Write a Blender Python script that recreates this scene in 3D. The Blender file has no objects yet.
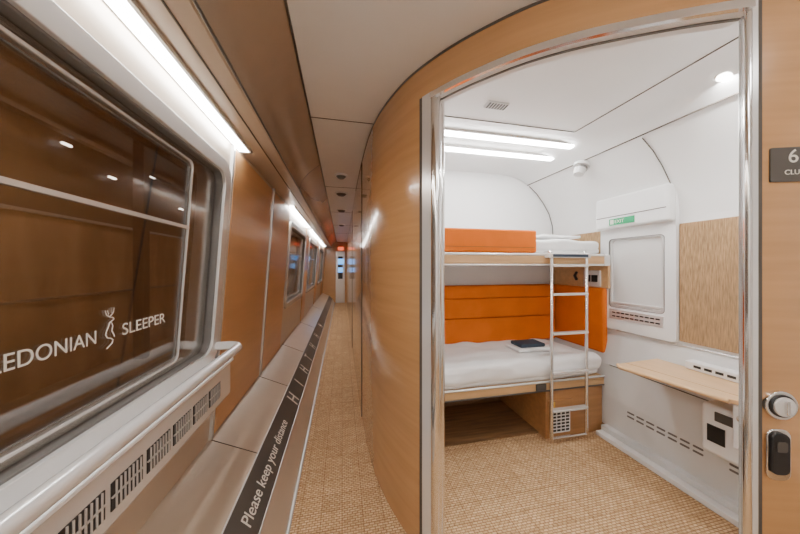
import bpy, bmesh, math, random
from mathutils import Vector, Matrix, noise
random.seed(3)
H=1.35
TH=math.radians(12.1)
C=bpy.context.scene.collection

# ---------------------------------------------------------------- materials
def newmat(name):
    m=bpy.data.materials.new(name); m.use_nodes=True
    nt=m.node_tree; b=nt.nodes['Principled BSDF']
    return m,nt,b
def setp(b,col=None,rough=.5,metal=0,spec=.5,coat=0,coatr=.05):
    if col: b.inputs['Base Color'].default_value=(*col,1)
    b.inputs['Roughness'].default_value=rough
    b.inputs['Metallic'].default_value=metal
    b.inputs['Specular IOR Level'].default_value=spec
    b.inputs['Coat Weight'].default_value=coat
    b.inputs['Coat Roughness'].default_value=coatr
def mat(name,col,rough=.5,metal=0,spec=.5,coat=0,coatr=.05,var=.06,nscale=(6,6,6),bump=0,bscale=120):
    m,nt,b=newmat(name); setp(b,col,rough,metal,spec,coat,coatr)
    tc=nt.nodes.new('ShaderNodeTexCoord'); mp=nt.nodes.new('ShaderNodeMapping')
    mp.inputs['Scale'].default_value=nscale
    nt.links.new(tc.outputs['Object'],mp.inputs[0])
    n=nt.nodes.new('ShaderNodeTexNoise'); n.inputs['Scale'].default_value=1; n.inputs['Detail'].default_value=5
    nt.links.new(mp.outputs[0],n.inputs['Vector'])
    r=nt.nodes.new('ShaderNodeValToRGB')
    r.color_ramp.elements[0].position=.3; r.color_ramp.elements[1].position=.7
    r.color_ramp.elements[0].color=(*[c*(1-var) for c in col],1)
    r.color_ramp.elements[1].color=(*[min(1,c*(1+var)) for c in col],1)
    nt.links.new(n.outputs[0],r.inputs[0]); nt.links.new(r.outputs[0],b.inputs['Base Color'])
    if bump:
        n2=nt.nodes.new('ShaderNodeTexNoise'); n2.inputs['Scale'].default_value=bscale
        nt.links.new(tc.outputs['Object'],n2.inputs['Vector'])
        bp=nt.nodes.new('ShaderNodeBump'); bp.inputs['Strength'].default_value=bump; bp.inputs['Distance'].default_value=.005
        nt.links.new(n2.outputs[0],bp.inputs['Height']); nt.links.new(bp.outputs[0],b.inputs['Normal'])
    return m
def emis(name,col,s):
    m,nt,b=newmat(name); b.inputs['Base Color'].default_value=(*col,1)
    b.inputs['Emission Color'].default_value=(*col,1); b.inputs['Emission Strength'].default_value=s
    return m
def brickmat(name,c1,c2,mo,scale,bw,rh,ms,rough=.9,rot=(0,0,0),bump=.3,grid=0):
    m,nt,b=newmat(name); setp(b,c1,rough,0,.2)
    tc=nt.nodes.new('ShaderNodeTexCoord'); mp=nt.nodes.new('ShaderNodeMapping')
    mp.inputs['Rotation'].default_value=rot
    nt.links.new(tc.outputs['Object'],mp.inputs[0])
    t=nt.nodes.new('ShaderNodeTexBrick'); t.inputs['Scale'].default_value=scale
    t.inputs['Color1'].default_value=(*c1,1);t.inputs['Color2'].default_value=(*c2,1);t.inputs['Mortar'].default_value=(*mo,1)
    t.inputs['Mortar Size'].default_value=ms;t.inputs['Brick Width'].default_value=bw;t.inputs['Row Height'].default_value=rh
    t.inputs['Mortar Smooth'].default_value=.3
    nt.links.new(mp.outputs[0],t.inputs['Vector'])
    n=nt.nodes.new('ShaderNodeTexNoise'); n.inputs['Scale'].default_value=70; n.inputs['Detail'].default_value=6
    nt.links.new(tc.outputs['Object'],n.inputs['Vector'])
    mx=nt.nodes.new('ShaderNodeMixRGB'); mx.blend_type='OVERLAY'; mx.inputs[0].default_value=.65
    nt.links.new(t.outputs['Color'],mx.inputs[1]); nt.links.new(n.outputs['Fac'],mx.inputs[2])
    outc=mx.outputs[0]
    if grid:
        g=nt.nodes.new('ShaderNodeTexBrick'); g.offset=0; g.inputs['Scale'].default_value=1
        g.inputs['Brick Width'].default_value=grid; g.inputs['Row Height'].default_value=grid
        g.inputs['Mortar Size'].default_value=.004; g.inputs['Mortar Smooth'].default_value=.6
        g.inputs['Color1'].default_value=(1,1,1,1); g.inputs['Color2'].default_value=(.84,.82,.80,1); g.inputs['Mortar'].default_value=(.62,.56,.50,1)
        nt.links.new(mp.outputs[0],g.inputs['Vector'])
        m2=nt.nodes.new('ShaderNodeMixRGB'); m2.blend_type='MULTIPLY'; m2.inputs[0].default_value=.75
        nt.links.new(outc,m2.inputs[1]); nt.links.new(g.outputs['Color'],m2.inputs[2]); outc=m2.outputs[0]
    nt.links.new(outc,b.inputs['Base Color'])
    bp=nt.nodes.new('ShaderNodeBump'); bp.inputs['Strength'].default_value=bump; bp.inputs['Distance'].default_value=.003
    nt.links.new(t.outputs['Fac'],bp.inputs['Height']); bp.invert=True
    nt.links.new(bp.outputs[0],b.inputs['Normal'])
    return m
M_wood=mat('wood_veneer',(.52,.275,.115),.24,coat=.7,coatr=.08,var=.07,nscale=(2,2,34))
M_woodp=mat('wood_wall_panel',(.62,.34,.145),.33,coat=.35,coatr=.13,var=.05,nscale=(2,2,20))
M_table=mat('pale_wood',(.74,.48,.25),.35,coat=.2,var=.08,nscale=(30,3,3))
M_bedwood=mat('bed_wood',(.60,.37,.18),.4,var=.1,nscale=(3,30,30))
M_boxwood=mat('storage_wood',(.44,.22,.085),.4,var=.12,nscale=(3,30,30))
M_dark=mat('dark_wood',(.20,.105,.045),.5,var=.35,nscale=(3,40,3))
M_ceil=mat('ceiling_white',(.92,.92,.915),.35,var=.01)
M_white=mat('white_panel',(.90,.90,.90),.4,var=.01)
M_grey=mat('grey_panel',(.74,.738,.73),.35,var=.02)
M_tan=mat('champagne_panel',(.52,.42,.32),.28,coat=.4,coatr=.18,metal=.12,var=.03)
M_bulk=mat('bronze_panel',(.44,.345,.255),.24,metal=.3,coat=.5,coatr=.08,var=.04)
M_silver=mat('silver_paint',(.83,.825,.815),.2,metal=.4,var=.02)
M_steel=mat('polished_steel',(.80,.79,.78),.12,metal=1,var=.02)
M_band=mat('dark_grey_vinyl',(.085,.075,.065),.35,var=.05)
M_seal=mat('grey_rubber',(.16,.15,.14),.5,var=.05)
M_black=mat('black_plastic',(.012,.012,.013),.4,var=.1)
M_gap=mat('shadow_gap',(.09,.075,.06),.8,var=.1)
M_orange=mat('orange_upholstery',(.72,.165,.014),.75,spec=.15,var=.06,bump=.2,bscale=400)
M_sheet=mat('white_bedding',(.92,.92,.925),.85,spec=.2,var=.015,bump=.5,bscale=9)
M_navy=mat('dark_blanket',(.04,.06,.09),.85,var=.2)
M_green=mat('green_sign',(.0,.34,.13),.4,var=.02)
M_txt=mat('white_lettering',(.80,.76,.68),.5,var=.01)
M_yellow=mat('yellow_paint',(.70,.42,.05),.6,var=.1)
M_outwall=mat('station_wall',(.46,.28,.17),.6,var=.45,nscale=(1,2.5,.5))
M_outdark=mat('station_dark',(.045,.035,.035),.5,var=.4,nscale=(1,2,2))
M_ground=mat('platform_ground',(.26,.17,.10),.6,var=.25)
M_carpet=brickmat('woven_carpet',(.80,.56,.33),(.62,.40,.21),(.38,.22,.11),1,.028,.014,.0028,grid=.11)
M_fabric=mat('woven_wall_fabric',(.40,.255,.135),.85,spec=.15,var=.38,nscale=(1,190,16),bump=.2,bscale=300)
M_strip=emis('led_diffuser',(1,.985,.965),42)
M_strip2=emis('led_diffuser_cabin',(1,.99,.97),50)
M_fill_dome=emis('fill_dome_glow',(1,.98,.95),38)  # glow for the added fill domes behind the camera
M_lamp=emis('lamp_lens',(1,.95,.85),20)
M_screen=emis('screen_blue',(.10,.35,.8),2.5)
M_red=emis('red_sign',(.8,.12,.05),2.0)
M_outfill=emis('outside_fill_glow',(1,.88,.7),90)  # glow for the added fill tubes outside
M_outspot=emis('platform_spot',(1,.95,.85),12)
M_glass=bpy.data.materials.new('window_glass'); M_glass.use_nodes=True
nt=M_glass.node_tree; nt.nodes.clear()
o=nt.nodes.new('ShaderNodeOutputMaterial'); mx=nt.nodes.new('ShaderNodeMixShader')
tr=nt.nodes.new('ShaderNodeBsdfTransparent'); tr.inputs[0].default_value=(.88,.86,.84,1)
gl=nt.nodes.new('ShaderNodeBsdfGlossy'); gl.inputs['Roughness'].default_value=.01; gl.inputs[0].default_value=(.88,.86,.85,1)
lw=nt.nodes.new('ShaderNodeLayerWeight'); lw.inputs[0].default_value=.35
mr=nt.nodes.new('ShaderNodeMapRange'); mr.inputs[3].default_value=.14; mr.inputs[4].default_value=.6
nt.links.new(lw.outputs['Fresnel'],mr.inputs[0]); nt.links.new(mr.outputs[0],mx.inputs[0])
nt.links.new(tr.outputs[0],mx.inputs[1]); nt.links.new(gl.outputs[0],mx.inputs[2]); nt.links.new(mx.outputs[0],o.inputs[0])

# ---------------------------------------------------------------- helpers
def empty(name):
    e=bpy.data.objects.new(name,None); C.objects.link(e); e.empty_display_size=.1; return e
def mk(name,bm,m,parent=None,smooth=False):
    bmesh.ops.recalc_face_normals(bm,faces=bm.faces)
    me=bpy.data.meshes.new(name); bm.to_mesh(me); bm.free()
    ob=bpy.data.objects.new(name,me); C.objects.link(ob)
    me.materials.append(m)
    if smooth:
        for p in me.polygons: p.use_smooth=True
    if parent: ob.parent=parent
    return ob
def bevel(ob,w,seg=3):
    md=ob.modifiers.new('bevel','BEVEL'); md.width=w; md.segments=seg; md.limit_method='ANGLE'
    for p in ob.data.polygons: p.use_smooth=True
    md.harden_normals=True
    return ob
def hexa(bm,p):
    v=[bm.verts.new(q) for q in p]
    for f in ((0,1,2,3),(4,5,6,7),(0,1,5,4),(1,2,6,5),(2,3,7,6),(3,0,4,7)): bm.faces.new([v[i] for i in f])
def addbox(bm,x0,x1,y0,y1,z0,z1):
    hexa(bm,[(x0,y0,z0),(x1,y0,z0),(x1,y1,z0),(x0,y1,z0),(x0,y0,z1),(x1,y0,z1),(x1,y1,z1),(x0,y1,z1)])
def box(name,x0,x1,y0,y1,z0,z1,m,parent=None,bev=0,seg=3):
    bm=bmesh.new(); addbox(bm,x0,x1,y0,y1,z0,z1)
    ob=mk(name,bm,m,parent)
    if bev: bevel(ob,bev,seg)
    return ob
def boxes(name,lst,m,parent=None,bev=0):
    bm=bmesh.new()
    for b in lst: addbox(bm,*b)
    ob=mk(name,bm,m,parent)
    if bev: bevel(ob,bev,2)
    return ob
def tube(name,pts,r,m,parent=None,smooth=True,cyc=False,res=4):
    cu=bpy.data.curves.new(name,'CURVE'); cu.dimensions='3D'; cu.bevel_depth=r; cu.bevel_resolution=res; cu.use_fill_caps=True
    s=cu.splines.new('POLY'); s.points.add(len(pts)-1)
    for i,p in enumerate(pts): s.points[i].co=(*p,1)
    s.use_cyclic_u=cyc; s.use_smooth=True
    tmp=bpy.data.objects.new('tmp',cu); C.objects.link(tmp)
    dg=bpy.context.evaluated_depsgraph_get(); me=bpy.data.meshes.new_from_object(tmp.evaluated_get(dg))
    bpy.data.objects.remove(tmp)
    ob=bpy.data.objects.new(name,me); C.objects.link(ob); me.materials.clear(); me.materials.append(m)
    if parent: ob.parent=parent
    return ob
def cyl(name,c,axis,r,h,m,parent=None,seg=32,r2=None,bev=0):
    bm=bmesh.new()
    bmesh.ops.create_cone(bm,cap_ends=True,segments=seg,radius1=r,radius2=r if r2 is None else r2,depth=h)
    q=Vector((0,0,1)).rotation_difference(Vector(axis).normalized()).to_matrix().to_4x4()
    bmesh.ops.transform(bm,matrix=Matrix.Translation(c)@q,verts=bm.verts)
    ob=mk(name,bm,m,parent)
    if bev: bevel(ob,bev,3)
    return ob
def post(name,c,r,h,m,parent):
    bm=bmesh.new(); bmesh.ops.create_cone(bm,cap_ends=False,segments=40,radius1=r,radius2=r,depth=h)
    bmesh.ops.transform(bm,matrix=Matrix.Translation(c),verts=bm.verts)
    return mk(name,bm,m,parent,True)
def extr(name,prof,y0,y1,m,parent=None,smooth=False):
    bm=bmesh.new(); a=[bm.verts.new((x,y0,z)) for x,z in prof]; b=[bm.verts.new((x,y1,z)) for x,z in prof]
    for i in range(len(prof)-1): bm.faces.new([a[i],a[i+1],b[i+1],b[i]])
    return mk(name,bm,m,parent,smooth)
def rr(cx,cy,w,h,r,n=8):
    P=[]
    for sx,sy,a0 in ((1,1,0),(-1,1,90),(-1,-1,180),(1,-1,270)):
        for i in range(n+1):
            a=math.radians(a0+90*i/n)
            P.append((cx+sx*(w/2-r)+r*math.cos(a),cy+sy*(h/2-r)+r*math.sin(a)))
    return P
def ring(name,outer,inner,f,d0,d1,m,parent=None,bw=.003):
    bm=bmesh.new(); n=len(outer)
    L=[[bm.verts.new(f(u,v,d)) for u,v in lp] for lp,d in ((outer,d0),(outer,d1),(inner,d1),(inner,d0))]
    for k in range(4):
        A=L[k];B=L[(k+1)%4]
        for i in range(n):
            j=(i+1)%n; bm.faces.new([A[i],A[j],B[j],B[i]])
    ob=mk(name,bm,m,parent); bevel(ob,bw,2); return ob
def plate(name,loop,f,d0,d1,m,parent=None,bev=0):
    bm=bmesh.new(); A=[bm.verts.new(f(u,v,d0)) for u,v in loop]; B=[bm.verts.new(f(u,v,d1)) for u,v in loop]
    bm.faces.new(A); bm.faces.new(B)
    n=len(loop)
    for i in range(n):
        j=(i+1)%n; bm.faces.new([A[i],A[j],B[j],B[i]])
    ob=mk(name,bm,m,parent)
    if bev: bevel(ob,bev,3)
    return ob
def text(name,s,loc,rot,size,m,parent=None,spacing=1.0,ext=.0006):
    cu=bpy.data.curves.new(name,'FONT'); cu.body=s; cu.size=size; cu.extrude=ext; cu.space_character=spacing
    tmp=bpy.data.objects.new('tmp',cu); C.objects.link(tmp)
    dg=bpy.context.evaluated_depsgraph_get(); me=bpy.data.meshes.new_from_object(tmp.evaluated_get(dg))
    bpy.data.objects.remove(tmp)
    ob=bpy.data.objects.new(name,me); C.objects.link(ob); me.materials.clear(); me.materials.append(m)
    if isinstance(rot,Matrix): ob.matrix_world=Matrix.Translation(loc)@rot.to_4x4()
    else: ob.location=loc; ob.rotation_euler=rot
    if parent: ob.parent=parent
    return ob

YB=-1.5; YE=10.5
# ---------------------------------------------------------------- floor / ceiling
box('floor',-.80,2.30,YB,YE,-.05,0,M_carpet)
ce=empty('ceiling')
boxes('ceiling_slab',[(-.85,2.3,YB,YE,2.302,2.36)],M_ceil,ce)
boxes('ceiling_seams',[(-.2,.6 if y<1.2 else .21,y,y+.005,2.2995,2.303) for y in (.35,1.79,3.3,4.8,6.3,7.8)],M_gap,ce)
# ---------------------------------------------------------------- left exterior wall
def lx(z): return -.62-(1.91-z)*.07
def LF(u,v,d): return (lx(v)+d,u,v)
ZB,ZT=.385,2.075
WZ0,WZ1=.838,1.915
wins=[(-.75,1.67),(3.45,4.95),(5.45,7.15),(7.75,9.45)]
wl=empty('wall_left')
bm=bmesh.new()
def seg(y0,y1,z0,z1,th=.05,bm_=None,off=0):
    b=bm_ if bm_ is not None else bm
    hexa(b,[(lx(z0)+off,y0,z0),(lx(z0)+off,y1,z0),(lx(z1)+off,y1,z1),(lx(z1)+off,y0,z1),
            (lx(z0)+off-th,y0,z0),(lx(z0)+off-th,y1,z0),(lx(z1)+off-th,y1,z1),(lx(z1)+off-th,y0,z1)])
y=YB
for a,b in wins:
    seg(y,a+.03,ZB,ZT); seg(a+.03,b-.03,ZB,WZ0+.03); seg(a+.03,b-.03,WZ1-.03,ZT); y=b-.03
seg(y,YE,ZB,ZT)
mk('wall_panel_skin',bm,M_tan,wl)
bm=bmesh.new()
pan=[(1.735,2.58),(2.64,3.40),(5.0,5.40),(7.20,7.70),(9.5,10.4)]
for a,b in pan: seg(a,b,ZB+.01,2.03,.012,bm,.012)
bevel(mk('wood_panels',bm,M_woodp,wl),.004,2)
bm=bmesh.new()
for yy in (2.605,): seg(yy-.014,yy+.014,ZB,2.05,.02,bm,.022)
seg(1.69,1.712,ZB,2.05,.02,bm,.016)
mk('silver_mullions',bm,M_silver,wl)
extr('heater_cover_top',[(lx(ZB),ZB),(-.475,.27)],YB,YE,M_tan,wl)
extr('skirting_band',[(-.475,.27),(-.36,.16)],YB,YE,M_band,wl)
extr('skirting_kick',[(-.36,.16),(-.27,0)],YB,YE,M_tan,wl)
tube('skirting_edge',[(-.268,YB,.008),(-.268,YE,.008)],.009,M_silver,wl)
tube('band_edge',[(-.475,YB,.272),(-.475,YE,.272)],.004,M_silver,wl)
tube('band_edge_lower',[(-.36,YB,.162),(-.36,YE,.162)],.004,M_silver,wl)
for yy in (1.7,2.6,3.6,5.0,7.0):
    tube('cover_joint',[(lx(ZB),yy,ZB+.001),(-.475,yy,.271)],.0025,M_gap,wl)
n=Vector((.11,0,.115)).normalized()
vx=Vector((0,1,0)); vy=n.cross(vx)
rotm=Matrix((vx,vy,n)).transposed()
base=Vector((-.36,0,.16)); up=(Vector((-.475,0,.27))-base)
def bandpt(y,f): return base+up*f+n*.002+Vector((0,y,0))
sg=empty('distance_sign_lettering')
text('words','Please keep your distance',bandpt(1.30,.32),rotm,.080,M_txt,sg)
for s,yy in (('H',2.42),('I',2.78),('H',3.1),('T',3.5),('H',4.0),('H',4.6),('H',5.4)):
    text('letter',s,bandpt(yy,.12),rotm,.17,M_txt,sg)
def window(idx,a,b):
    e=empty('window_%d'%idx)
    cy,cz=(a+b)/2,(WZ0+WZ1)/2; w,h=b-a,WZ1-WZ0
    ring('frame',rr(cy,cz,w,h,.10),rr(cy,cz,w-.13,h-.13,.07),LF,-.01,.022,M_silver,e)
    ring('rubber_seal',rr(cy,cz,w-.12,h-.12,.075),rr(cy,cz,w-.145,h-.145,.06),LF,-.03,.008,M_seal,e)
    ring('reveal',rr(cy,cz,w-.05,h-.05,.08),rr(cy,cz,w-.15,h-.15,.06),LF,-.11,-.03,M_grey,e)
    plate('pane',rr(cy,cz,w-.13,h-.13,.06),LF,-.024,-.020,M_glass,e)
    i=.62 if idx==1 else .40
    ring('glazing_bead',rr(cy,cz,w-i,h-.20,.03),rr(cy,cz,w-i-.018,h-.218,.025),LF,-.020,-.012,M_silver,e,.002)
    ring('glazing_bead_inner',rr(cy,cz,w-i-.05,h-.24,.03),rr(cy,cz,w-i-.058,h-.248,.025),LF,-.020,-.016,M_seal,e,.001)
    bm=bmesh.new(); seg(a+i/2,b-i/2,1.517,1.530,.008,bm,-.012); mk('transom',bm,M_silver,e)
    ring('outer_sash',rr(cy,cz,w-.15,h-.10,.07),rr(cy,cz,w-.24,h-.19,.05),LF,-.125,-.11,M_seal,e)
    return e
for i,(a,b) in enumerate(wins): window(i+1,a,b)
wt=empty('window_lettering')
ZL=1.35-.205
def TX(s,yy,z,size,sp=1.0):
    return text('lettering',s,(lx(z)-.017,yy,z),(math.radians(90),0,math.radians(90)),size,M_txt,wt,sp,.0004)
def fit(ob,y0,y1):
    bpy.context.view_layer.update(); w=ob.dimensions.x
    ob.scale.x=(y1-y0)/w
a1=TX('CALEDONIAN',.63,ZL-.015,.054); fit(a1,.63,.94)
a2=TX('SLEEPER',1.035,ZL-.015,.054); fit(a2,1.035,1.25)
X=lx(ZL)-.016
def em(pts,r=.0016): tube('emblem',[(X,.987+a,ZL+b) for a,b in pts],r,M_txt,wt)
em([(-.018,.075),(-.014,.062),(-.006,.056),(.002,.052),(.010,.050),(.014,.044),(.006,.040),(-.002,.036),(-.006,.024),(-.012,.014),(-.016,.002),(-.010,-.008),(.002,-.012),(.010,-.018),(.008,-.028),(-.002,-.034),(-.012,-.040)])
em([(.014,.080),(.012,.066),(.004,.058),(-.004,.054)]); em([(-.010,.074),(-.006,.062)],.0012); em([(.006,.078),(.006,.064)],.0012)
em([(.004,.036),(.010,.024),(.006,.010),(.012,.0),(.016,-.010)])
# sill + grille
sb=empty('window_sill_vent')
box('sill_box',-.715,-.60,YB,1.655,.655,.85,M_silver,sb,.012)
box('sill_lip',-.70,-.585,YB,1.655,.835,.852,M_white,sb,.006)
lst=[];bars=[]
y=-1.3
while y<1.5:
    lst.append((-.602,-.597,y,y+.115,.70,.775))
    for k in range(7):
        yy=y+.012+k*.015; bars.append((-.599,-.594,yy,yy+.004,.70,.775))
    bars.append((-.599,-.594,y,y+.115,.735,.740))
    y+=.135
boxes('vent_slots',lst,M_black,sb); boxes('vent_bars',bars,M_silver,sb)
# handrail
hr=empty('handrail')
tube('rail',[(-.55,-1.3,.915)]+[(-.55,1.58,.915)]+[(-.552,1.61,.916),(-.565,1.635,.918),(-.60,1.645,.92),(-.69,1.645,.92)],.0225,M_silver,hr,res=8)
cyl('rosette',(-.680,1.645,.92),(1,0,0),.036,.012,M_silver,hr)
for yy in (.2,-.9):
    tube('bracket',[(-.55,yy,.90),(-.56,yy,.87),(-.60,yy,.85),(-.64,yy,.845)],.009,M_silver,hr)
# soffit and bulkhead
sf=empty('ceiling_bulkhead')
extr('soffit',[(-.645,2.06),(-.40,2.06),(-.385,2.066)],YB,YE,M_tan,sf)
bp=[(-.385,2.066)]+[(-.385+.19*t-.035*math.sin(math.pi*t),2.066+.236*t) for t in [i/12 for i in range(1,13)]]
extr('bulkhead_face',bp,YB,YE,M_bulk,sf,True)
tube('bulkhead_lip',[(-.387,YB,2.064),(-.387,YE,2.064)],.005,M_band,sf)
tube('bulkhead_top_trim',[(-.197,YB,2.297),(-.197,YE,2.297)],.005,M_band,sf)
boxes('soffit_gap',[(-.47,-.465,YB,YE,2.056,2.062)],M_gap,sf)
for yy in (2.6,5.2,7.4):
    tube('bulkhead_joint',[(x,yy,z) for x,z in bp],.003,M_gap,sf)
for i,(a,b) in enumerate([(-1.45,1.80),(3.36,5.05),(5.4,7.2),(7.6,9.5)]):
    e=empty('strip_light' if i==0 else 'strip_light.%03d'%i)
    box('diffuser',-.606,-.550,a,b,2.047,2.059,M_strip,e,.004)
    boxes('housing',[(-.614,-.606,a-.01,b+.01,2.044,2.062),(-.550,-.538,a-.01,b+.01,2.044,2.062)],M_silver,e)
# ---------------------------------------------------------------- curved partition
ctrl=[(.165,10.5),(.165,7.5),(.165,5),(.165,3.4),(.175,2.4),(.205,1.8),(.295,1.40),(.425,1.14),(.60,.925),(.76,.79),(.95,.68),(1.15,.585),(1.34,.52),(1.6,.475),(1.9,.455),(2.3,.45)]
def cr(P,n=14):
    out=[]; Q=[P[0]]+P+[P[-1]]
    for i in range(1,len(Q)-2):
        p0,p1,p2,p3=[Vector(q) for q in Q[i-1:i+3]]
        for k in range(n):
            t=k/n
            out.append(.5*((2*p1)+(-p0+p2)*t+(2*p0-5*p1+4*p2-p3)*t*t+(-p0+3*p1-3*p2+p3)*t**3))
    out.append(Vector(P[-1])); return out
W=cr(ctrl)
def pxof(p):
    r=p[0]*math.cos(TH)-p[1]*math.sin(TH); d=p[0]*math.sin(TH)+p[1]*math.cos(TH); return 400+270*r/d
def idx(px):
    return min(range(len(W)),key=lambda i:abs(pxof(W[i])-px) if W[i][1]>.44 and i>30 else 1e9)
def normal(i):
    a=W[max(0,i-1)];b=W[min(len(W)-1,i+1)]; t=(b-a).normalized(); return Vector((-t.y,t.x))
def off(i,d): return W[i]+normal(i)*d
def strip(name,i0,i1,d0,d1,z0,z1,m,parent,top=True):
    bm=bmesh.new()
    def sheet(fa,fb):
        A=[bm.verts.new(fa(i)) for i in range(i0,i1+1)];B=[bm.verts.new(fb(i)) for i in range(i0,i1+1)]
        for k in range(len(A)-1): bm.faces.new([A[k],A[k+1],B[k+1],B[k]])
    q=lambda d,z:(lambda i:(*off(i,d),z))
    sheet(q(d0,z0),q(d0,z1)); sheet(q(d1,z0),q(d1,z1)); sheet(q(d0,z0),q(d1,z0)); sheet(q(d0,z1),q(d1,z1))
    for i in (i0,i1):
        bm.faces.new([bm.verts.new(p) for p in ((*off(i,d0),z0),(*off(i,d1),z0),(*off(i,d1),z1),(*off(i,d0),z1))])
    return mk(name,bm,m,parent,True)
iL=idx(434); iR=idx(749); N=len(W)-1
DH=2.13; T=.022
wc=empty('wall_partition')
strip('corridor_panel',0,iL,0,T,0,2.305,M_wood,wc)
strip('header_panel',iL,iR,0,T,DH,2.305,M_wood,wc)
strip('side_panel',iR,N,0,T,0,2.305,M_wood,wc)
strip('cabin_lining',14*2,iL,T+.002,T+.008,0,2.305,M_white,wc)
strip('cabin_lining_header',iL,iR,T+.002,T+.008,DH,2.305,M_white,wc)
strip('cabin_lining_side',iR,N,T+.002,T+.008,0,2.305,M_white,wc)
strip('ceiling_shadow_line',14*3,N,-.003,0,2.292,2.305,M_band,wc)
for pxx in (352.0,361.5):
    i=idx(pxx); p=off(i,-.002)
    box('panel_joint',p.x-.003,p.x+.002,p.y-.006,p.y+.006,0,2.29,M_gap,wc)
df=empty('door_frame')
strip('head_trim',iL,iR,-.008,T+.040,DH-.012,DH+.004,M_white,df)
strip('head_trim_face',iL,iR,-.016,-.002,DH-.016,DH+.010,M_steel,df)
strip('head_track',iL,iR,.026,.034,DH-.016,DH-.010,M_seal,df)
p=off(iL,.01)
post('jamb_post',(p.x+.006,p.y-.012,DH/2),.024,DH,M_steel,df)
p2=off(iL,.045)
post('jamb_post_inner',(p2.x+.010,p2.y+.0,DH/2),.018,DH,M_steel,df)
k=iL
while (W[k]-W[iL]).length<.05: k-=1
strip('jamb_cover',k,iL,-.006,.002,0,DH+.02,M_silver,df)
strip('jamb_gap',k-1,k,-.004,.002,0,DH+.02,M_gap,df)
p=off(iR,.0)
post('closing_post',(p.x-.004,p.y+.003,DH/2),.009,DH,M_steel,df)
k2=iR+1
strip('closing_cover',iR,k2,-.007,T+.01,0,2.30,M_silver,df)
strip('closing_gap',k2,k2+1,-.003,.002,0,2.30,M_gap,df)
strip('threshold',iL,iR,0,.03,.0,.006,M_silver,df)
def frame_at(px,dz):
    i=idx(px)
    j=i+1 if pxof(W[i])<px else i-1
    t=(px-pxof(W[i]))/(pxof(W[j])-pxof(W[i])); p=W[i].lerp(W[j],t)
    a,b=W[min(i,j)],W[max(i,j)]; tg=(b-a).normalized()
    nn=Vector((tg.y,-tg.x))
    def f(u,v,d): 
        q=p+tg*u+nn*d; return (q.x,q.y,dz+v)
    return f,p,tg,nn
f,p,tg,nn=frame_at(769,1.35+.30)
pl=empty('cabin_number_plate')
plate('plate',rr(.075,0,.15,.10,.004,3),f,0,.004,M_band,pl)
R=Matrix(((tg.x,tg.y,0),(0,0,1),(nn.x,nn.y,0))).transposed()
text('number','6',f(.042,.005,.0045),R,.055,M_txt,pl); text('caption','CLUB',f(.034,-.03,.0045),R,.02,M_txt,pl)
f,p,tg,nn=frame_at(778,1.35-.405)
lk=empty('door_lock')
n3=(nn.x,nn.y,0)
cyl('thumbturn_plate',f(0,0,.004),n3,.042,.012,M_steel,lk,bev=.003)
cyl('thumbturn_ring',f(0,0,.011),n3,.033,.006,M_black,lk,bev=.002)
cyl('thumbturn',f(0,0,.014),n3,.028,.010,M_silver,lk,bev=.003)
plate('thumbturn_bar',rr(0,0,.010,.040,.004,4),f,.017,.026,M_steel,lk,.002)
plate('reader_plate',rr(-.005,-.145,.062,.15,.022,6),f,0,.008,M_steel,lk,.003)
plate('reader_body',rr(-.010,-.138,.048,.12,.018,6),f,.006,.018,M_black,lk,.004)
plate('reader_window',rr(-.010,-.115,.026,.03,.006,4),f,.018,.020,M_band,lk)
# ---------------------------------------------------------------- cabin shell
RP=[(1.60,2.30),(1.74,2.285),(1.84,2.25),(1.93,2.20),(2.02,2.125),(2.10,2.03),(2.17,1.92),(2.21,1.80),(2.22,1.68),(2.22,.83),(2.205,.79),(2.14,.55),(2.11,.30),(2.10,.07)]
wr=empty('wall_right')
extr('cove_panel',RP[:9],.5,2.5,M_ceil,wr,True)
extr('side_panel',RP[8:10],.5,2.5,M_white,wr)
extr('lower_panel',RP[9:],.5,2.5,M_grey,wr)
box('wall_core',2.25,2.32,YB,2.6,0,2.36,M_white,wr)
boxes('kick_ledge',[(2.0,2.12,.5,1.80,0,.035)],M_white,wr,.006)
boxes('kick_riser',[(2.05,2.12,.5,1.80,.035,.075)],M_grey,wr,.006)
boxes('cove_seam',[(1.905,1.911,.5,2.5,2.206,2.212)],M_gap,wr)
tube('cove_joint',[(x-.003,1.40,z-.003) for x,z in RP[3:9]],.0028,M_gap,wr)
tube('cove_corner',[(x-.004,2.492,z-.004) for x,z in RP[3:9]],.003,M_gap,wr)
tube('dado_trim',[(2.215,.5,.83),(2.215,1.8,.83)],.006,M_silver,wr)
tube('lower_joint',[(2.139,.5,.55),(2.139,1.8,.55)],.003,M_gap,wr)
def RF(u,v,d): return (2.22-d,u,v)
box('fabric_panel',2.205,2.222,.60,1.375,.855,1.64,M_fabric,wr,.004)
def lowx(z): return 2.11-(.30-z)*.0435
e=empty('floor_vent')
for g0,nn_ in ((1.22,7),(.80,5)):
    for k in range(nn_):
        yy=g0+k*.065
        for zz in (.225,.255):
            plate('slot',rr(yy,zz,.05,.012,.005,4),lambda u,v,d:(lowx(v)-d,u,v),-.002,.002,M_seal,e)
box('wall_back',.20,2.27,2.50,2.56,0,2.36,M_white)
box('wall_rear',-.85,2.32,YB-.06,YB,0,2.36,M_white)
boxes('cabin_ceiling_seam',[(.45,1.6,1.60,1.604,2.298,2.303),(1.6,1.604,.6,1.60,2.298,2.303)],M_gap,ce)
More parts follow.
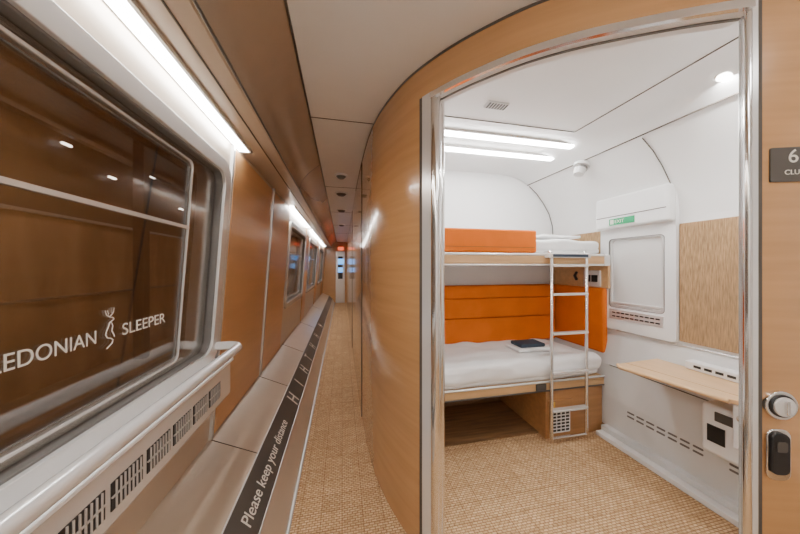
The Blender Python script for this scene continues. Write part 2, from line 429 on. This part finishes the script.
for i,(yy,x0,x1) in enumerate([(1.765,.60,1.77),(2.0,.60,1.80)]):
    e=empty('cabin_strip_light' if i==0 else 'cabin_strip_light.001')
    box('diffuser',x0,x1-.03,yy-.022,yy+.022,2.270,2.286,M_strip2,e,.004)
    box('housing',x0-.01,x1-.02,yy-.03,yy+.03,2.284,2.303,M_silver,e)
e=empty('smoke_detector')
cyl('base',(1.93,1.86,2.185),(.4,0,1),.06,.025,M_white,e,bev=.004); cyl('head',(1.905,1.86,2.135),(.4,0,1),.036,.06,M_grey,e,r2=.048,bev=.003)
cyl('vents',(1.916,1.86,2.160),(.4,0,1),.049,.014,M_seal,e)
e=empty('downlight'); cyl('rim',(1.80,.944,2.27),(.25,0,1),.034,.008,M_steel,e); cyl('lens',(1.799,.944,2.265),(.25,0,1),.026,.006,M_lamp,e)
e=empty('ceiling_vent')
box('slot_panel',.82,.95,1.40,1.46,2.293,2.302,M_grey,e)
boxes('slots',[(.83+.018*k,.838+.018*k,1.405,1.455,2.290,2.295) for k in range(7)],M_black,e)
# cabin window unit
e=empty('window_5')
ring('surround',rr(1.65,1.395,.54,1.11,.03),rr(1.645,1.30,.40,.56,.03),RF,0,.035,M_white,e)
plate('blind',rr(1.645,1.30,.41,.57,.03),RF,.0,.008,M_grey,e)
box('blind_rail',2.195,2.212,1.45,1.84,1.045,1.065,M_silver,e,.004)
ring('blind_gap',rr(1.645,1.30,.402,.562,.03),rr(1.645,1.30,.394,.554,.028),RF,.02,.0355,M_seal,e,.001)
ring('inner_frame',rr(1.645,1.30,.40,.56,.03),rr(1.645,1.305,.37,.53,.03),RF,.005,.028,M_silver,e)
box('head_box',2.13,2.20,1.385,1.92,1.66,1.915,M_white,e,.02,4)
boxes('head_box_gap',[(2.127,2.20,1.40,1.905,1.752,1.757)],M_gap,e)
vb=[(2.176,2.184,1.47+.035*k,1.495+.035*k,.945+.03*j,.955+.03*j) for k in range(10) for j in range(2)]
box('sill_vent',2.18,2.2,1.45,1.84,.925,1.005,M_silver,e,.004); boxes('sill_vent_slots',vb,M_black,e)
e=empty('emergency_sign')
box('plate',2.122,2.130,1.60,1.79,1.685,1.735,M_green,e)
text('caption','EXIT',(2.121,1.745,1.698),(math.radians(90),0,math.radians(-90)),.036,M_txt,e)
box('pictogram',2.1205,2.123,1.752,1.78,1.692,1.728,M_txt,e)
# ---------------------------------------------------------------- fold-down table
e=empty('folding_table')
plate('leaf',[(2.17,1.48),(1.80,1.455),(1.765,1.41),(1.845,.95),(1.885,.90),(2.17,.88)],lambda u,v,d:(u,v,d),.685,.707,M_table,e,.005)
tube('edge_band',[(1.802,1.458,.696),(1.763,1.412,.696),(1.842,.95,.696)],.0115,M_table,e)
tube('fold_seam',[(1.86,1.455,.7065),(1.94,.90,.7065)],.002,M_boxwood,e)
box('hinge_vent',2.13,2.20,.70,1.30,.708,.76,M_white,e,.008)
boxes('hinge_slots',[(2.1285,2.132,.72+.05*k,.755+.05*k,.727,.742) for k in range(11)],M_black,e)
e=empty('waste_bin')
box('body',1.97,2.09,.80,1.13,.33,.60,M_white,e,.02)
box('lid_flap',1.963,1.972,.82,1.07,.52,.57,M_band,e,.004)
box('label',1.965,1.972,1.03,1.10,.40,.49,M_black,e)
e=empty('wall_call_unit')
box('body',1.87,1.93,.88,.955,.46,.68,M_white,e,.012)
cyl('button',(1.866,.92,.62),(1,0,0),.016,.008,M_steel,e)
box('wall_arm',1.92,2.12,.90,.94,.50,.56,M_grey,e,.006)
# ---------------------------------------------------------------- bunk beds
BY=1.82
e=empty('bunk_bed'); bed=e
box('upper_base',.30,2.17,BY,2.49,1.36,1.45,M_grey,e,.006)
box('upper_fascia',.30,2.10,BY-.012,BY+.004,1.375,1.44,M_bedwood,e,.003)
tube('upper_edge_trim',[(.30,BY-.010,1.446),(2.10,BY-.010,1.446)],.010,M_silver,e)
tube('upper_lower_trim',[(.30,BY-.010,1.366),(2.10,BY-.010,1.366)],.008,M_silver,e)
box('upper_guard',.30,1.48,BY+.005,BY+.06,1.46,1.635,M_orange,e,.016,4)
tube('guard_seam',[(.32,BY+.003,1.50),(1.455,BY+.003,1.50)],.0015,M_gap,e)
box('head_fabric_panel',1.85,2.2,2.47,2.5,1.46,1.68,M_fabric,e)
box('head_fabric_side',2.195,2.215,1.93,2.48,1.46,1.66,M_fabric,e)
box('lower_base',.30,2.11,BY,2.49,.385,.455,M_bedwood,e,.006)
tube('lower_edge_trim',[(.30,BY-.004,.456),(2.10,BY-.004,.456)],.009,M_silver,e)
tube('lower_bottom_trim',[(.30,BY-.004,.386),(2.10,BY-.004,.386)],.006,M_band,e)
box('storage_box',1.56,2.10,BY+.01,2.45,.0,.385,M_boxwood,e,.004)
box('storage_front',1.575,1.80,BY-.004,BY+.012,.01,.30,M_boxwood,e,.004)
box('storage_grille_frame',1.59,1.77,BY-.006,BY-.002,.045,.225,M_white,e,.003)
boxes('storage_grille',[(1.60,1.76,BY-.009,BY-.004,.06+.026*k,.074+.026*k) for k in range(6)],M_black,e)
boxes('storage_grille_posts',[(1.60+.04*k,1.606+.04*k,BY-.012,BY-.006,.055,.21) for k in range(5)],M_white,e)
box('hazard_label',1.59,1.63,BY-.008,BY-.003,.25,.29,M_yellow,e)
box('power_outlet',1.46,1.55,BY-.012,BY-.002,.395,.445,M_band,e,.003)
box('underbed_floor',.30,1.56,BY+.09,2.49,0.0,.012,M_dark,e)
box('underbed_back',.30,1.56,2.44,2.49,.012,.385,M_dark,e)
for k,(z0,z1) in enumerate(((.62,.86),(.865,1.05),(1.053,1.17))):
    box('back_cushion_%d'%k,.30,2.13,2.36,2.495,z0,z1,M_orange,e,.012,4)
box('end_cushion',2.15,2.20,1.86,2.49,.62,1.17,M_orange,e,.02,4)
box('end_panel_upper',2.17,2.20,1.84,2.49,1.17,1.37,M_bedwood,e,.004)
box('socket_panel',2.155,2.172,1.90,2.06,1.18,1.32,M_silver,e,.004)
box('socket',2.15,2.157,1.92,1.975,1.22,1.28,M_black,e); box('switch',2.15,2.157,1.99,2.04,1.22,1.28,M_black,e)
tube('reading_lamp',[(2.12,2.10,1.30),(2.08,2.08,1.27),(2.06,2.04,1.24)],.012,M_black,e)
def soft(name,x0,x1,y0,y1,z0,z1,m,parent,amp=.008,bev=.04,puff=0):
    bm=bmesh.new(); bmesh.ops.create_cube(bm,size=1)
    bmesh.ops.subdivide_edges(bm,edges=bm.edges,cuts=22,use_grid_fill=True)
    for v in bm.verts:
        x,y,z=v.co*2
        wx=(x1-x0)/2; wy=(y1-y0)/2; wz=(z1-z0)/2
        ex=1-(bev/wx)*(abs(z)**4); ey=1-(bev/wy)*(abs(z)**4)
        P=Vector(((x0+x1)/2+x*wx*ex,(y0+y1)/2+y*wy*ey,(z0+z1)/2+z*wz*(1-.25*(abs(x)**10))*(1-puff*(max(abs(x),abs(y))**3))))
        P+=Vector((0,-1 if y<0 else 0,1 if z>0 else 0))*amp*(noise.noise(P*7)*1.5+noise.noise(P*19)*.9)
        v.co=P
    ob=mk(name,bm,m,parent,True); md=ob.modifiers.new('sub','SUBSURF'); md.levels=1; md.render_levels=1
    return ob
soft('mattress_lower',.31,2.07,BY+.01,2.36,.455,.56,M_sheet,bed,.004,.02)
soft('duvet_lower',.31,2.08,BY-.012,2.36,.475,.65,M_sheet,bed,.013,.05)
soft('mattress_upper',.31,2.14,BY+.065,2.46,1.452,1.52,M_sheet,bed,.004,.02)
soft('duvet_upper',.32,2.12,BY+.05,2.44,1.47,1.575,M_sheet,bed,.010,.04)
soft('pillow',1.66,2.06,2.0,2.40,1.575,1.65,M_sheet,None,.01,.06,.5)
e=empty('folded_towel')
box('folds',1.40,1.70,1.93,2.14,.655,.68,M_sheet,e,.01); box('cover',1.44,1.67,1.96,2.11,.68,.71,M_navy,e,.010)
# ladder
e=empty('bunk_ladder')
LY=BY-.045
for x in (1.565,1.885):
    tube('stile',[(x,BY+.02,1.462),(x,LY+.015,1.468),(x,LY,1.45),(x,LY,.03)],.0125,M_steel,e,res=6)
for z in (1.36,1.14,.84,.54,.25):
    boxes('rung',[(1.565,1.885,LY-.022,LY+.022,z-.01,z+.008)],M_silver,e,.004)
box('top_tread',1.53,1.91,LY-.02,BY+.0,1.42,1.455,M_silver,e,.006)
box('top_tread_grip',1.56,1.88,LY-.023,LY-.018,1.427,1.448,M_navy,e)
tube('foot_bar',[(1.565,LY,.035),(1.885,LY,.035)],.0125,M_steel,e)
# ---------------------------------------------------------------- corridor fixtures & end
for i,(yy,r) in enumerate([(2.86,.05),(3.55,.065),(4.6,.065),(6.2,.065)]):
    e=empty('ceiling_speaker' if i==0 else 'ceiling_speaker.%03d'%i)
    cyl('rim',(-.01,yy,2.294),(0,0,1),r+.015,.016,M_white,e,bev=.003); cyl('grille',(-.01,yy,2.276),(0,0,1),r*.6,.022,M_seal,e,r2=r)
box('wall_far',-.85,.30,YE,YE+.06,0,2.36,M_woodp)
e=empty('door_1')
box('leaf',-.24,.10,YE-.03,YE-.001,0,1.95,M_silver,e,.005); box('glazing',-.15,.02,YE-.036,YE-.028,.9,1.75,M_black,e)
box('display',-.15,.06,YE-.05,YE-.035,1.45,1.66,M_screen,e); box('display_lower',-.15,.02,YE-.05,YE-.035,1.15,1.33,M_screen,e)
box('warning_sign',-.15,.06,YE-.05,YE-.03,2.0,2.1,M_red,e)
for i,(xx,yy) in enumerate([(.45,-.35),(1.35,-.25),(.4,-1.05)]):  # added fill domes, out of view, to brighten vestibule and corridor ceiling
    e=empty('added_fill_dome' if i==0 else 'added_fill_dome.%03d'%i)
    bm=bmesh.new(); bmesh.ops.create_uvsphere(bm,u_segments=32,v_segments=16,radius=.12)
    bmesh.ops.transform(bm,matrix=Matrix.Translation((xx,yy,2.275))@Matrix.Diagonal((1,1,.6,1)),verts=bm.verts)
    mk('fill_bowl',bm,M_fill_dome,e,True); cyl('ring',(xx,yy,2.292),(0,0,1),.135,.02,M_silver,e,bev=.004)
# ---------------------------------------------------------------- outside the train
e=empty('station_platform')
box('ground',-5,-.95,-4,14,-.25,-.1,M_ground,e)
box('stripe',-1.55,-1.47,-4,14,-.1,-.095,M_yellow,e)
box('stripe_far',-2.4,-2.36,-4,14,-.1,-.095,M_yellow,e)
box('wall',-3.6,-3.5,-4,14,-.1,2.0,M_outwall,e)
box('wall_rail',-3.5,-3.46,-4,14,1.97,2.01,M_silver,e)
box('wall_rail_low',-3.5,-3.47,-4,14,.95,.98,M_seal,e)
box('upper_wall',-3.6,-3.5,-4,14,2.0,6.5,M_outdark,e)
for yy in (2.4,5.0,8.0): box('column',-3.2,-3.05,yy,yy+.14,-.1,5,M_outdark,e,.01)
box('girder_web',-3.0,-2.97,-4,14,3.55,3.60,M_yellow,e); box('girder_flange',-3.1,-2.85,-4,14,3.60,3.62,M_outdark,e)
box('cable_tray',-3.3,-3.2,-4,14,2.95,3.0,M_seal,e)
for i,yy in enumerate((.2,2.0,4.0,6.0,9.0)):  # added fill tubes, out of view overhead, to light the outside wall
    cyl('added_fill_tube',(-2.0,yy,4.6),(0,1,0),.03,.9,M_outfill,e); box('fill_tube_tray',-2.06,-1.94,yy-.45,yy+.45,4.63,4.67,M_band,e)
for yy,zz in ((4.2,2.9),(4.9,2.7),(5.8,3.0),(6.7,2.6),(7.6,2.8)):
    box('signal_lamp',-3.45,-3.42,yy,yy+.12,zz,zz+.025,M_outspot,e,.005)
# ---------------------------------------------------------------- lights (at the fittings)
def area(name,loc,sx,sy,p,col=(1,.97,.93),rot=(0,0,0)):
    l=bpy.data.lights.new(name,'AREA'); l.shape='RECTANGLE'; l.size=sx; l.size_y=sy; l.energy=p; l.color=col
    o=bpy.data.objects.new(name,l); o.location=loc; o.rotation_euler=rot; C.objects.link(o)
area('cabin_downlight_lamp',(1.798,.944,2.258),.05,.05,10)
w=bpy.data.worlds.new('world'); bpy.context.scene.world=w; w.use_nodes=True
w.node_tree.nodes['Background'].inputs[0].default_value=(.02,.018,.016,1)
# ---------------------------------------------------------------- camera
cam=bpy.data.cameras.new('camera'); cam.sensor_width=36; cam.lens=270/800*36; cam.clip_start=.02
co=bpy.data.objects.new('camera',cam); C.objects.link(co); co.location=(0,0,H); co.rotation_euler=(math.radians(90),0,-TH)
bpy.context.scene.camera=co
